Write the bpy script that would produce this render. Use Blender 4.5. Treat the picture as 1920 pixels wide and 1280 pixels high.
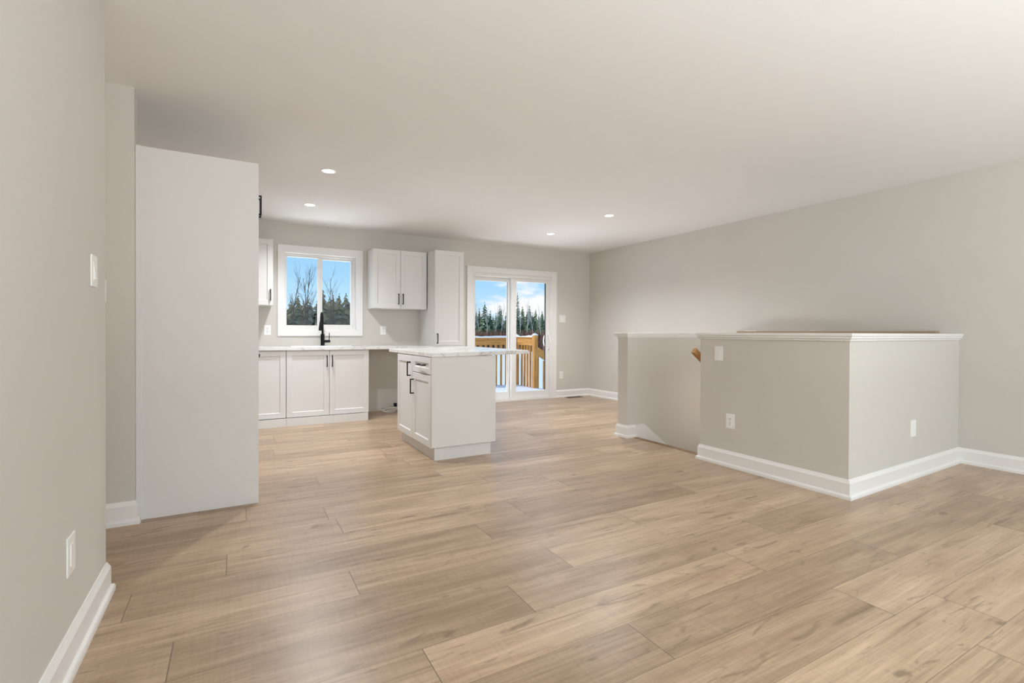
import bpy, bmesh, math, random
from mathutils import Vector, Matrix
random.seed(7)
scene = bpy.context.scene
for o in list(bpy.data.objects): bpy.data.objects.remove(o)
COL = scene.collection

# ------------------------------------------------------------------ camera
F_PX, YAW, PITCH, ROLL, CY = 925.446, 0.51091685, 0.00714608, 0.00391358, 629.807
CAM_H = 1.0787
cam_d = bpy.data.cameras.new('camera'); cam = bpy.data.objects.new('camera', cam_d); COL.objects.link(cam)
fw = Vector((math.sin(YAW)*math.cos(PITCH), math.cos(YAW)*math.cos(PITCH), -math.sin(PITCH)))
rt = Vector((math.cos(YAW), -math.sin(YAW), 0)); up = rt.cross(fw)
rr = math.cos(ROLL)*rt + math.sin(ROLL)*up; uu = -math.sin(ROLL)*rt + math.cos(ROLL)*up
M4 = Matrix((rr, uu, -fw)).transposed().to_4x4(); M4.translation = (0, 0, CAM_H)
cam.matrix_world = M4
cam_d.sensor_width = 36; cam_d.lens = 36*F_PX/1920; cam_d.shift_y = -(640-CY)/1920
cam_d.clip_start = .05; cam_d.clip_end = 1000
scene.camera = cam

# ------------------------------------------------------------------ view
scene.view_settings.view_transform = 'Standard'; scene.view_settings.look = 'None'
scene.view_settings.exposure = 0.10; scene.view_settings.gamma = 1.0
scene.view_settings.use_curve_mapping = False
scene.cycles.max_bounces = 14; scene.cycles.diffuse_bounces = 8; scene.cycles.transparent_max_bounces = 24
scene.cycles.sample_clamp_indirect = 6

# ------------------------------------------------------------------ sky
W = bpy.data.worlds.new('winter_sky'); scene.world = W; W.use_nodes = True
nt = W.node_tree; nt.nodes.clear()
def nn(t, kind, **kw):
    n = t.nodes.new(kind)
    for k, v in kw.items(): setattr(n, k, v)
    return n
out = nn(nt, 'ShaderNodeOutputWorld'); bg = nn(nt, 'ShaderNodeBackground'); nt.links.new(bg.outputs[0], out.inputs[0])
tc = nn(nt, 'ShaderNodeTexCoord'); sep = nn(nt, 'ShaderNodeSeparateXYZ'); nt.links.new(tc.outputs['Generated'], sep.inputs[0])
ramp = nn(nt, 'ShaderNodeValToRGB'); e = ramp.color_ramp.elements
e[0].position = 0.0; e[0].color = (.66, .84, .98, 1); e[1].position = .35; e[1].color = (.18, .46, .90, 1)
m = ramp.color_ramp.elements.new(.09); m.color = (.40, .70, .98, 1)
nt.links.new(sep.outputs[2], ramp.inputs[0])
mp = nn(nt, 'ShaderNodeMapping'); mp.inputs['Scale'].default_value = (1, 1, 2.6); mp.inputs['Location'].default_value = (.42, .1, .0)
nt.links.new(tc.outputs['Generated'], mp.inputs[0])
cl = nn(nt, 'ShaderNodeTexNoise'); cl.inputs['Scale'].default_value = 6.5; cl.inputs['Detail'].default_value = 7; cl.inputs['Roughness'].default_value = .55
nt.links.new(mp.outputs[0], cl.inputs['Vector'])
# clouds gather in the east, over the deck
ge = nn(nt, 'ShaderNodeMapRange'); ge.inputs[1].default_value = .30; ge.inputs[2].default_value = .52; ge.inputs[3].default_value = -.30; ge.inputs[4].default_value = .10
nt.links.new(sep.outputs[0], ge.inputs[0])
ad = nn(nt, 'ShaderNodeMath', operation='ADD'); nt.links.new(cl.outputs[0], ad.inputs[0]); nt.links.new(ge.outputs[0], ad.inputs[1])
cr = nn(nt, 'ShaderNodeValToRGB'); cr.color_ramp.elements[0].position = .50; cr.color_ramp.elements[1].position = .60
nt.links.new(ad.outputs[0], cr.inputs[0])
mx = nn(nt, 'ShaderNodeMixRGB'); mx.inputs[2].default_value = (.97, .97, .98, 1)
nt.links.new(cr.outputs[0], mx.inputs[0]); nt.links.new(ramp.outputs[0], mx.inputs[1]); nt.links.new(mx.outputs[0], bg.inputs[0])
bg.inputs[1].default_value = 1.0

# ------------------------------------------------------------------ sun, daylight and added fill lamps
sd = bpy.data.lights.new('sun', 'SUN'); sd.energy = 2.6; sd.angle = .02; sd.color = (1, .93, .82)
sun = bpy.data.objects.new('sun', sd); COL.objects.link(sun)
sun.rotation_euler = Vector((.83, -.16, -.5)).to_track_quat('-Z', 'Y').to_euler(); sun.location = (-20, 20, 20)
def area(name, loc, aim, sx, sy, power, color=(1, 1, 1), spread=math.pi):
    d = bpy.data.lights.new(name, 'AREA'); d.shape = 'RECTANGLE'; d.size = sx; d.size_y = sy; d.energy = power; d.color = color; d.spread = spread
    o = bpy.data.objects.new(name, d); COL.objects.link(o); o.location = loc
    o.rotation_euler = Vector(aim).to_track_quat('-Z', 'Z').to_euler(); return o
# daylight through the living-room window in the wall behind the camera
area('daylight', (2.9, -3.12, 1.32), (0, 1, 0), 3.9, 2.05, 62, (.90, .965, 1.0))
# unseen lamps added for snow bounce: on the deck, and under the kitchen window
area('snow_bounce_fill', (3.85, 7.75, -.10), (0, -.55, .83), 2.2, 1.1, 150, (.90, .95, 1.0))
area('snow_bounce_fill', (.97, 7.75, .55), (0, -.62, .78), 1.8, 1.0, 62, (.90, .95, 1.0))
# two broad unseen lamps added behind the camera to brighten the ceiling
area('ceiling_fill', (2.6, -2.1, .70), (0, 0, 1), 1.6, 1.2, 100, (.86, .95, 1.0))
area('ceiling_fill', (.9, -1.7, .70), (0, 0, 1), 1.2, 1.6, 104, (.86, .95, 1.0))
def bulb(name, loc, power, r, color):
    d = bpy.data.lights.new(name, 'POINT'); d.energy = power; d.shadow_soft_size = r; d.color = color
    o = bpy.data.objects.new(name, d); COL.objects.link(o); o.location = loc
# lamp over the stair landing, down in the shaft
bulb('stair_lamp', (4.7, 3.05, .3), 8, .12, (1, .93, .86))
# warm light in the little hall on the left
bulb('hall_lamp', (-1.5, 2.95, 1.5), 5, .12, (1, .80, .58))

# ------------------------------------------------------------------ materials
def mat(name, color, rough=.5, spec=.5, metal=0, bump=None, vary=None):
    m = bpy.data.materials.new(name); m.use_nodes = True; t = m.node_tree; b = t.nodes['Principled BSDF']
    b.inputs['Base Color'].default_value = (*color, 1); b.inputs['Roughness'].default_value = rough
    b.inputs['Specular IOR Level'].default_value = spec; b.inputs['Metallic'].default_value = metal
    c = nn(t, 'ShaderNodeTexCoord')
    if vary:
        sc, amt = vary
        n = nn(t, 'ShaderNodeTexNoise'); n.inputs['Scale'].default_value = sc; n.inputs['Detail'].default_value = 4
        t.links.new(c.outputs['Object'], n.inputs['Vector'])
        mr = nn(t, 'ShaderNodeMapRange'); mr.inputs[1].default_value = .3; mr.inputs[2].default_value = .7
        mr.inputs[3].default_value = 1-amt; mr.inputs[4].default_value = 1+amt; t.links.new(n.outputs[0], mr.inputs[0])
        h = nn(t, 'ShaderNodeHueSaturation'); h.inputs['Color'].default_value = (*color, 1)
        t.links.new(mr.outputs[0], h.inputs['Value']); t.links.new(h.outputs[0], b.inputs['Base Color'])
    if bump:
        sc, st = bump
        n = nn(t, 'ShaderNodeTexNoise'); n.inputs['Scale'].default_value = sc; n.inputs['Detail'].default_value = 3
        t.links.new(c.outputs['Object'], n.inputs['Vector'])
        bp = nn(t, 'ShaderNodeBump'); bp.inputs['Strength'].default_value = st; bp.inputs['Distance'].default_value = .002
        t.links.new(n.outputs[0], bp.inputs['Height']); t.links.new(bp.outputs[0], b.inputs['Normal'])
    return m
WALL = mat('greige_wall_paint', (.625, .60, .555), .75, .25, bump=(260, .12), vary=(1.2, .015))
CEIL = mat('ceiling_paint', (.825, .82, .81), .9, .1, bump=(180, .15))
TRIM = mat('white_trim_paint', (.82, .81, .795), .38, .4)
CAB = mat('white_cabinet_lacquer', (.735, .725, .71), .42, .4, vary=(2, .01))
PLASTIC = mat('white_plastic', (.86, .85, .83), .35, .5)
VINYL = mat('white_vinyl', (.78, .77, .755), .4, .4)
BLACK = mat('matte_black_metal', (.005, .005, .0055), .5, .25)
DARK = mat('dark_slot', (.05, .047, .043), .7, .2)
GASKET = mat('black_rubber_gasket', (.02, .022, .025), .6, .3)
STEEL = mat('brushed_steel', (.78, .78, .77), .28, .5, 1)
TANW = mat('tan_raw_board', (.40, .30, .215), .75, .2, vary=(9, .06))
SNOW = mat('snow', (.86, .88, .92), .8, .2, bump=(6, .5))
SOIL = mat('shaft_paint', (.42, .37, .31), .8, .2, vary=(2, .03))
CABLE = mat('white_cable_sheath', (.72, .70, .66), .45, .4)
REGISTER = mat('brown_register_metal', (.10, .065, .045), .5, .4)

def wood_mat(name, c1, c2, scale=(2, 2, 30), rough=.6):
    m = bpy.data.materials.new(name); m.use_nodes = True; t = m.node_tree; b = t.nodes['Principled BSDF']
    c = nn(t, 'ShaderNodeTexCoord'); mp = nn(t, 'ShaderNodeMapping'); mp.inputs['Scale'].default_value = scale
    t.links.new(c.outputs['Object'], mp.inputs[0])
    n = nn(t, 'ShaderNodeTexNoise'); n.inputs['Scale'].default_value = 1.6; n.inputs['Detail'].default_value = 6; n.inputs['Distortion'].default_value = .6
    t.links.new(mp.outputs[0], n.inputs['Vector'])
    r = nn(t, 'ShaderNodeValToRGB'); r.color_ramp.elements[0].position = .33; r.color_ramp.elements[1].position = .68
    r.color_ramp.elements[0].color = (*c2, 1); r.color_ramp.elements[1].color = (*c1, 1)
    t.links.new(n.outputs[0], r.inputs[0]); t.links.new(r.outputs[0], b.inputs['Base Color'])
    b.inputs['Roughness'].default_value = rough; b.inputs['Specular IOR Level'].default_value = .3
    return m
CEDAR = wood_mat('cedar_vertical', (.62, .33, .09), (.40, .17, .035), (18, 18, 1.5))
CEDARX = wood_mat('cedar_along_x', (.60, .33, .09), (.42, .19, .045), (1.5, 18, 18))
CEDARY = wood_mat('cedar_along_y', (.62, .34, .10), (.42, .18, .04), (18, 1.5, 18))
OAK = wood_mat('oak_handrail', (.50, .27, .095), (.36, .17, .05), (2, 25, 25), .45)
NOSE = wood_mat('stair_nosing_wood', (.30, .19, .11), (.20, .12, .065), (25, 2, 25), .45)

def marble_mat():
    m = bpy.data.materials.new('marble_laminate'); m.use_nodes = True; t = m.node_tree; b = t.nodes['Principled BSDF']
    c = nn(t, 'ShaderNodeTexCoord'); mp = nn(t, 'ShaderNodeMapping'); mp.inputs['Rotation'].default_value = (0, 0, .7)
    mp.inputs['Scale'].default_value = (1, 2.2, 1.6); t.links.new(c.outputs['Object'], mp.inputs[0])
    w = nn(t, 'ShaderNodeTexNoise'); w.inputs['Scale'].default_value = 1.9; w.inputs['Detail'].default_value = 6; w.inputs['Distortion'].default_value = 1.6
    t.links.new(mp.outputs[0], w.inputs['Vector'])
    s = nn(t, 'ShaderNodeMath', operation='SUBTRACT'); s.inputs[1].default_value = .5; t.links.new(w.outputs[0], s.inputs[0])
    a = nn(t, 'ShaderNodeMath', operation='ABSOLUTE'); t.links.new(s.outputs[0], a.inputs[0])
    r = nn(t, 'ShaderNodeValToRGB'); el = r.color_ramp.elements
    el[0].position = 0; el[0].color = (.50, .485, .465, 1); el[1].position = .05; el[1].color = (.77, .76, .745, 1)
    k = el.new(.012); k.color = (.66, .645, .625, 1)
    t.links.new(a.outputs[0], r.inputs[0]); t.links.new(r.outputs[0], b.inputs['Base Color'])
    b.inputs['Roughness'].default_value = .22; b.inputs['Specular IOR Level'].default_value = .5
    return m
MARBLE = marble_mat()

def glass_mat():
    m = bpy.data.materials.new('window_glass'); m.use_nodes = True; t = m.node_tree; t.nodes.clear()
    o = nn(t, 'ShaderNodeOutputMaterial'); tr = nn(t, 'ShaderNodeBsdfTransparent'); tr.inputs[0].default_value = (.985, .99, .99, 1)
    g = nn(t, 'ShaderNodeBsdfGlossy'); g.inputs['Roughness'].default_value = .02
    f = nn(t, 'ShaderNodeFresnel'); f.inputs[0].default_value = 1.3
    x = nn(t, 'ShaderNodeMixShader'); h = nn(t, 'ShaderNodeMath', operation='MULTIPLY'); h.inputs[1].default_value = .6; t.links.new(f.outputs[0], h.inputs[0]); t.links.new(h.outputs[0], x.inputs[0]); t.links.new(tr.outputs[0], x.inputs[1]); t.links.new(g.outputs[0], x.inputs[2])
    t.links.new(x.outputs[0], o.inputs[0]); return m
GLASS = glass_mat()

def emit_mat(name, color, s):
    m = bpy.data.materials.new(name); m.use_nodes = True; b = m.node_tree.nodes['Principled BSDF']
    b.inputs['Base Color'].default_value = (.9, .9, .88, 1)
    b.inputs['Emission Color'].default_value = (*color, 1); b.inputs['Emission Strength'].default_value = s; return m
LED = emit_mat('led_diffuser', (1, .96, .90), 6)

def floor_mat():
    m = bpy.data.materials.new('vinyl_oak_planks'); m.use_nodes = True; t = m.node_tree; b = t.nodes['Principled BSDF']; L = t.links.new
    uv = nn(t, 'ShaderNodeUVMap', uv_map='UVMap')
    at = nn(t, 'ShaderNodeAttribute', attribute_name='plank')       # r: tone, g: grain seed, b: plank length
    sp = nn(t, 'ShaderNodeSeparateColor'); L(at.outputs['Color'], sp.inputs[0])
    su = nn(t, 'ShaderNodeSeparateXYZ'); L(uv.outputs[0], su.inputs[0])
    def M(op, a, bb=None, c=None):
        n = nn(t, 'ShaderNodeMath', operation=op)
        for i, v in enumerate((a, bb, c)):
            if v is None: continue
            if isinstance(v, (int, float)): n.inputs[i].default_value = v
            else: L(v, n.inputs[i])
        return n.outputs[0]
    def noise(sx, sy, scale, detail, rough=.5, dist=0, seed=31.):
        c = nn(t, 'ShaderNodeCombineXYZ')
        L(M('MULTIPLY', su.outputs[0], sx), c.inputs[0]); L(M('MULTIPLY', su.outputs[1], sy), c.inputs[1]); L(M('MULTIPLY', sp.outputs[1], seed), c.inputs[2])
        n = nn(t, 'ShaderNodeTexNoise'); n.inputs['Scale'].default_value = scale; n.inputs['Detail'].default_value = detail
        n.inputs['Roughness'].default_value = rough; n.inputs['Distortion'].default_value = dist
        L(c.outputs[0], n.inputs['Vector']); return n.outputs[0]
    def ramp(src, p0, p1, c0=(0, 0, 0), c1=(1, 1, 1)):
        r = nn(t, 'ShaderNodeValToRGB'); r.color_ramp.elements[0].position = p0; r.color_ramp.elements[1].position = p1
        r.color_ramp.elements[0].color = (*c0, 1); r.color_ramp.elements[1].color = (*c1, 1); L(src, r.inputs[0]); return r.outputs[0]
    def mixc(fac, a, bb, mode='MIX'):
        n = nn(t, 'ShaderNodeMixRGB', blend_type=mode)
        for i, v in enumerate((fac, a, bb)):
            if isinstance(v, (int, float)): n.inputs[i].default_value = v
            elif isinstance(v, tuple): n.inputs[i].default_value = (*v, 1)
            else: L(v, n.inputs[i])
        return n.outputs[0]
    broad = noise(1.1, 9, 1.5, 4, .55, .5)
    base = mixc(ramp(broad, .35, .66), (.405, .288, .190), (.555, .418, .292))
    tone = mixc(sp.outputs[0], (.76, .74, .715), (1.10, 1.10, 1.10))
    base = mixc(1.0, base, tone, 'MULTIPLY')
    fine = noise(5, 230, 1.0, 4, .6, 0, 11.)
    mid = noise(1.6, 60, 1.0, 5, .6, .3, 23.)
    base = mixc(1.0, base, ramp(mid, .30, .68, (.88, .865, .85), (1.07, 1.07, 1.07)), 'MULTIPLY')
    streak = noise(.9, 26, 1.0, 4, .65, .8, 61.)
    base = mixc(ramp(streak, .60, .68, (0, 0, 0), (.46, .46, .46)), base, (.17, .108, .066))
    base = mixc(1.0, base, ramp(fine, .25, .72, (.78, .76, .74), (1.08, 1.08, 1.08)), 'MULTIPLY')
    swirl = noise(2.6, 16, 1.3, 5, .55, 2.2, 47.)
    base = mixc(ramp(swirl, .60, .70, (0, 0, 0), (.55, .55, .55)), base, (.185, .12, .074))
    knots = noise(3.5, 11, 1.2, 2, .5, .8, 77.)
    base = mixc(ramp(knots, .66, .76, (0, 0, 0), (.65, .65, .65)), base, (.15, .098, .06))
    chatter = noise(150, 9, .6, 2, .5, 0, 5.)
    base = mixc(1.0, base, ramp(chatter, .35, .6, (.955, .955, .955), (1.02, 1.02, 1.02)), 'MULTIPLY')
    # joints: thin bevels along the plank, darker butt joints at its ends
    v = su.outputs[1]; u = su.outputs[0]
    dv = M('MINIMUM', v, M('SUBTRACT', .2275, v)); du = M('MINIMUM', u, M('SUBTRACT', sp.outputs[2], u))
    jv = M('LESS_THAN', dv, .0014); ju = M('LESS_THAN', du, .0017)
    base = mixc(M('MULTIPLY', jv, .6), base, (.13, .09, .06)); base = mixc(M('MULTIPLY', ju, .75), base, (.085, .055, .035))
    L(base, b.inputs['Base Color'])
    rg = nn(t, 'ShaderNodeMapRange'); rg.inputs[3].default_value = .24; rg.inputs[4].default_value = .40; L(fine, rg.inputs[0]); L(rg.outputs[0], b.inputs['Roughness'])
    b.inputs['Specular IOR Level'].default_value = .5
    hgt = M('ADD', M('MULTIPLY', fine, .5), M('MULTIPLY', swirl, .8)); hgt = M('SUBTRACT', hgt, M('MULTIPLY', M('MAXIMUM', jv, ju), 1.5))
    bp = nn(t, 'ShaderNodeBump'); bp.inputs['Strength'].default_value = .22; bp.inputs['Distance'].default_value = .0022
    L(hgt, bp.inputs['Height']); L(bp.outputs[0], b.inputs['Normal'])
    return m
FLOOR = floor_mat()

# ------------------------------------------------------------------ builders
ORG = {}
def empty(name, loc=(0, 0, 0)):
    o = bpy.data.objects.new(name, None); COL.objects.link(o); o.location = loc; o.empty_display_size = .1
    ORG[o.name] = Vector(loc); return o
def tag(o, label, cat, group=None, kind=None):
    o['label'] = label; o['category'] = cat
    if group: o['group'] = group
    if kind: o['kind'] = kind
    return o
def thing(name, loc, label, cat, group=None): return tag(empty(name, loc), label, cat, group)
def structure(o): o['kind'] = 'structure'; return o

class MB:
    def __init__(s): s.bm = bmesh.new()
    def box(s, x0, x1, y0, y1, z0, z1):
        v = [s.bm.verts.new(p) for p in ((x0,y0,z0),(x1,y0,z0),(x1,y1,z0),(x0,y1,z0),(x0,y0,z1),(x1,y0,z1),(x1,y1,z1),(x0,y1,z1))]
        for f in ((3,2,1,0),(4,5,6,7),(0,1,5,4),(1,2,6,5),(2,3,7,6),(3,0,4,7)): s.bm.faces.new([v[i] for i in f])
        return s
    def prism(s, poly, z0, z1):
        a = [s.bm.verts.new((x, y, z0)) for x, y in poly]; b = [s.bm.verts.new((x, y, z1)) for x, y in poly]; n = len(poly)
        s.bm.faces.new(list(reversed(a))); s.bm.faces.new(b)
        for i in range(n): s.bm.faces.new((a[i], a[(i+1) % n], b[(i+1) % n], b[i]))
        return s
    def sweep(s, prof, p0, p1, nrm, m0=0, m1=0):
        """profile of (n, z) pushed along the straight path p0-p1; ends mitred by m*n"""
        p0 = Vector(p0); p1 = Vector(p1); d = (p1-p0).normalized(); nv = Vector(nrm).normalized()
        A = [s.bm.verts.new((*(p0+nv*n-d*(m0*n)), z)) for n, z in prof]; B = [s.bm.verts.new((*(p1+nv*n+d*(m1*n)), z)) for n, z in prof]
        k = len(prof); s.bm.faces.new(A); s.bm.faces.new(list(reversed(B)))
        for i in range(k): s.bm.faces.new((A[i], B[i], B[(i+1) % k], A[(i+1) % k]))
        return s
    def cyl(s, p0, p1, r0, r1=None, seg=20, cap=True):
        r1 = r0 if r1 is None else r1
        p0 = Vector(p0); p1 = Vector(p1); d = (p1-p0).normalized(); a = d.orthogonal().normalized(); b = d.cross(a)
        A = []; B = []
        for i in range(seg):
            t = 2*math.pi*i/seg; q = a*math.cos(t)+b*math.sin(t)
            A.append(s.bm.verts.new(p0+q*r0)); B.append(s.bm.verts.new(p1+q*r1))
        for i in range(seg): s.bm.faces.new((A[i], A[(i+1) % seg], B[(i+1) % seg], B[i])).smooth = True
        if cap: s.bm.faces.new(list(reversed(A))); s.bm.faces.new(B)
        return s
    def tube(s, pts, rad, seg=12):
        pts = [Vector(p) for p in pts]; rings = []; a = None
        for i, p in enumerate(pts):
            d = (pts[min(i+1, len(pts)-1)]-pts[max(i-1, 0)]).normalized()
            a = d.orthogonal().normalized() if a is None else (a-d*a.dot(d)).normalized()
            b = d.cross(a); r = rad[i] if isinstance(rad, (list, tuple)) else rad
            rings.append([s.bm.verts.new(p+(a*math.cos(2*math.pi*k/seg)+b*math.sin(2*math.pi*k/seg))*r) for k in range(seg)])
        for i in range(len(rings)-1):
            for k in range(seg): s.bm.faces.new((rings[i][k], rings[i][(k+1) % seg], rings[i+1][(k+1) % seg], rings[i+1][k])).smooth = True
        s.bm.faces.new(list(reversed(rings[0]))); s.bm.faces.new(rings[-1]); return s
    def ring_disc(s, c, r0, r1, z0, z1, seg=40):
        """flat washer with inner radius r0, outer r1"""
        cx, cy = c; V = {}
        for key, r, z in (('a', r0, z0), ('b', r1, z0), ('c', r1, z1), ('d', r0, z1)):
            V[key] = [s.bm.verts.new((cx+r*math.cos(2*math.pi*i/seg), cy+r*math.sin(2*math.pi*i/seg), z)) for i in range(seg)]
        for p, q in (('a','b'),('b','c'),('c','d'),('d','a')):
            for i in range(seg): s.bm.faces.new((V[p][i], V[p][(i+1) % seg], V[q][(i+1) % seg], V[q][i]))
        return s
    def frame(s, mapf, u0, u1, v0, v1, w, n0, n1):
        """rectangular ring: outer u0..u1 x v0..v1; w = (left, right, bottom, top) widths"""
        l, r, b, t = w if isinstance(w, tuple) else (w,)*4
        O = [(u0,v0),(u1,v0),(u1,v1),(u0,v1)]; I = [(u0+l,v0+b),(u1-r,v0+b),(u1-r,v1-t),(u0+l,v1-t)]
        ob = [s.bm.verts.new(mapf(u,v,n0)) for u,v in O]; ot = [s.bm.verts.new(mapf(u,v,n1)) for u,v in O]
        ib = [s.bm.verts.new(mapf(u,v,n0)) for u,v in I]; it = [s.bm.verts.new(mapf(u,v,n1)) for u,v in I]
        for i in range(4):
            j = (i+1) % 4
            s.bm.faces.new((ot[i],ot[j],it[j],it[i])); s.bm.faces.new((ob[j],ob[i],ib[i],ib[j]))
            s.bm.faces.new((ob[i],ob[j],ot[j],ot[i])); s.bm.faces.new((ib[j],ib[i],it[i],it[j]))
        return s
    def shaker(s, mapf, u0, u1, v0, v1, t=.019, w=.058, rec=.009, ch=.007):
        O = [(u0,v0),(u1,v0),(u1,v1),(u0,v1)]
        def off(k): return [(u0+k,v0+k),(u1-k,v0+k),(u1-k,v1-k),(u0+k,v1-k)]
        e = .0025
        L = [[mapf(u,v,0) for u,v in O], [mapf(u,v,t-e) for u,v in O], [mapf(u,v,t) for u,v in off(e)],
             [mapf(u,v,t) for u,v in off(w)], [mapf(u,v,t-rec) for u,v in off(w+ch)]]
        R = [[s.bm.verts.new(p) for p in q] for q in L]
        s.bm.faces.new(list(reversed(R[0]))); s.bm.faces.new(R[-1])
        for a, b in zip(R[:-1], R[1:]):
            for i in range(4): s.bm.faces.new((a[i], a[(i+1) % 4], b[(i+1) % 4], b[i]))
        return s
    def mbox(s, mapf, u0, u1, v0, v1, n0, n1):
        v = [s.bm.verts.new(mapf(*p)) for p in ((u0,v0,n0),(u1,v0,n0),(u1,v1,n0),(u0,v1,n0),(u0,v0,n1),(u1,v0,n1),(u1,v1,n1),(u0,v1,n1))]
        for f in ((3,2,1,0),(4,5,6,7),(0,1,5,4),(1,2,6,5),(2,3,7,6),(3,0,4,7)): s.bm.faces.new([v[i] for i in f])
        return s
    def build(s, name, material, parent=None, bevel=0, smooth=False, seg=2, normals=True):
        if normals: bmesh.ops.recalc_face_normals(s.bm, faces=s.bm.faces)
        org = ORG[parent.name] if parent else Vector((0, 0, 0))
        if not parent:                                  # a lone mesh: origin at the middle of its base
            xs = [v.co for v in s.bm.verts]
            org = Vector(((min(v.x for v in xs)+max(v.x for v in xs))/2, (min(v.y for v in xs)+max(v.y for v in xs))/2, min(v.z for v in xs)))
        for v in s.bm.verts: v.co -= org
        me = bpy.data.meshes.new(name); s.bm.to_mesh(me); s.bm.free(); me.materials.append(material)
        if smooth:
            for p in me.polygons: p.use_smooth = True
        o = bpy.data.objects.new(name, me); COL.objects.link(o)
        if parent: o.parent = parent
        else: o.location = org
        ORG[o.name] = org
        if bevel:
            b = o.modifiers.new('bevel', 'BEVEL'); b.width = bevel; b.segments = seg; b.limit_method = 'ANGLE'; b.angle_limit = .9
        return o

def map_y(yf): return lambda u, v, n: Vector((u, yf-n, v))      # faces -y
def map_yp(yf): return lambda u, v, n: Vector((u, yf+n, v))     # faces +y
def map_x(xf): return lambda u, v, n: Vector((xf-n, u, v))      # faces -x
def map_xp(xf): return lambda u, v, n: Vector((xf+n, u, v))     # faces +x

# ================================================================== THE SETTING
XL, XR, YB, YF, H = -.464, 5.32, 6.771, -3.0, 2.44
XH, YH0, YH1 = -2.6, 2.578, 3.45          # little hall on the left
HX, HY = 3.488, 1.727                     # outer corner of the near half wall
# ---- floor: one mesh of planks with a hole for the stairs
def build_floor():
    bm = bmesh.new(); uvl = bm.loops.layers.uv.new('UVMap'); cl = bm.loops.layers.float_color.new('plank')
    rnd = random.Random(21)
    seams = {0:1.27, 1:2.10, 2:1.012, 3:1.358, 4:.447, 6:-.035, 8:.47, 11:.517, -1:2.525, -2:2.21+.0, 5:2.75, 7:1.05, 9:2.0, 10:1.3}
    # rows are counted from y = 1.153 (row 0: 1.153-1.381)
    seams = {-2:2.525, -1:2.21, 0:1.27, 1:2.10, 2:1.012, 3:1.358, 4:.447, 5:2.72, 6:-.035, 7:2.05, 8:.47, 9:1.6, 10:2.9, 11:.517}
    x0, x1, hole = XH-.2, XR+.02, (3.61, XR+.1, 1.86, 3.84)
    L, Wd = 1.545, .2275
    for k in range(-19, 27):
        ya = 1.153+k*Wd; yb = ya+Wd
        if yb < YF-.2 or ya > YB+.2: continue
        off = seams.get(k, rnd.random()*L)
        st = off - math.ceil((off-x0)/L)*L
        x = st
        while x < x1:
            tone = rnd.random(); seed = rnd.random()
            r = (max(x, x0), min(x+L, x1), max(ya, YF-.15), min(yb, YB+.16))
            rects = [r]
            if r[1] > hole[0] and r[0] < hole[1] and r[3] > hole[2] and r[2] < hole[3]:
                rects = []
                if r[0] < hole[0]: rects.append((r[0], hole[0], r[2], r[3]))
                if r[2] < hole[2]: rects.append((max(r[0], hole[0]), r[1], r[2], hole[2]))
                if r[3] > hole[3]: rects.append((max(r[0], hole[0]), r[1], hole[3], r[3]))
            for a, b, c, d in rects:
                if b-a < 1e-4 or d-c < 1e-4: continue
                f = bm.faces.new([bm.verts.new((p, q, 0)) for p, q in ((a,c),(b,c),(b,d),(a,d))])
                for l in f.loops:
                    l[uvl].uv = (l.vert.co.x-x, l.vert.co.y-ya); l[cl] = (tone, seed, L, 1)
            x += L
    me = bpy.data.meshes.new('floor'); bm.to_mesh(me); bm.free(); me.materials.append(FLOOR)
    o = bpy.data.objects.new('floor', me); COL.objects.link(o); structure(o)
build_floor()
structure(MB().box(XH-.2, XR+.15, YF-.15, YB+.16, H, H+.15).build('ceiling', CEIL))
structure(MB().box(XL-.12, XL, YF, YH0, 0, H).box(XH, XL-.12, YH0-.12, YH0, 0, H).build('wall_left', WALL))
structure(MB().box(XH, -.493, YH1, YH1+.10, 0, H).box(-1.27, -1.15, YH1+.10, YB, 0, H).build('wall_kitchen', WALL))
structure(MB().box(XH-.12, XH, YH0-.12, YH1+.12, 0, H).build('wall_hall', WALL))
structure(MB().box(XR, XR+.15, YF-.15, YB+.16, -1.5, H).build('wall_right', WALL))
# back wall with the window and the patio door cut out
WX0, WX1, WZ0, WZ1 = .527, 1.42, 1.098, 2.082
DX0, DX1, DZ1 = 3.105, 4.535, 1.985
bw = MB(); y0, y1 = YB, YB+.16
bw.box(-1.27, WX0, y0, y1, 0, H).box(WX1, DX0, y0, y1, 0, H).box(DX1, XR, y0, y1, 0, H)
bw.box(WX0, WX1, y0, y1, 0, WZ0).box(WX0, WX1, y0, y1, WZ1, H).box(DX0, DX1, y0, y1, DZ1, H)
structure(bw.build('wall_back', WALL))
# wall behind the camera with the big living-room window opening
fwl = MB(); y0, y1 = YF-.15, YF
fwl.box(XL-.12, .95, y0, y1, 0, H).box(4.85, XR, y0, y1, 0, H).box(.95, 4.85, y0, y1, 0, .3).box(.95, 4.85, y0, y1, 2.34, H)
structure(fwl.build('wall_front', WALL))
# half walls round the stairs
structure(MB().prism([(HX,HY),(XR,HY+.058),(XR,HY+.178),(3.61,HY+.124),(3.61,2.79),(4.6,2.79),(4.6,2.906),(HX,2.906)], -1.5, 1.05).build('wall_stairs', WALL))
structure(MB().box(3.515, XR, 3.84, 3.985, -1.5, 1.05).build('wall_stairwell', WALL))
structure(MB().box(3.49, 3.612, 2.906, 3.84, -1.5, -.018).build('wall_shaft', SOIL))
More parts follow.
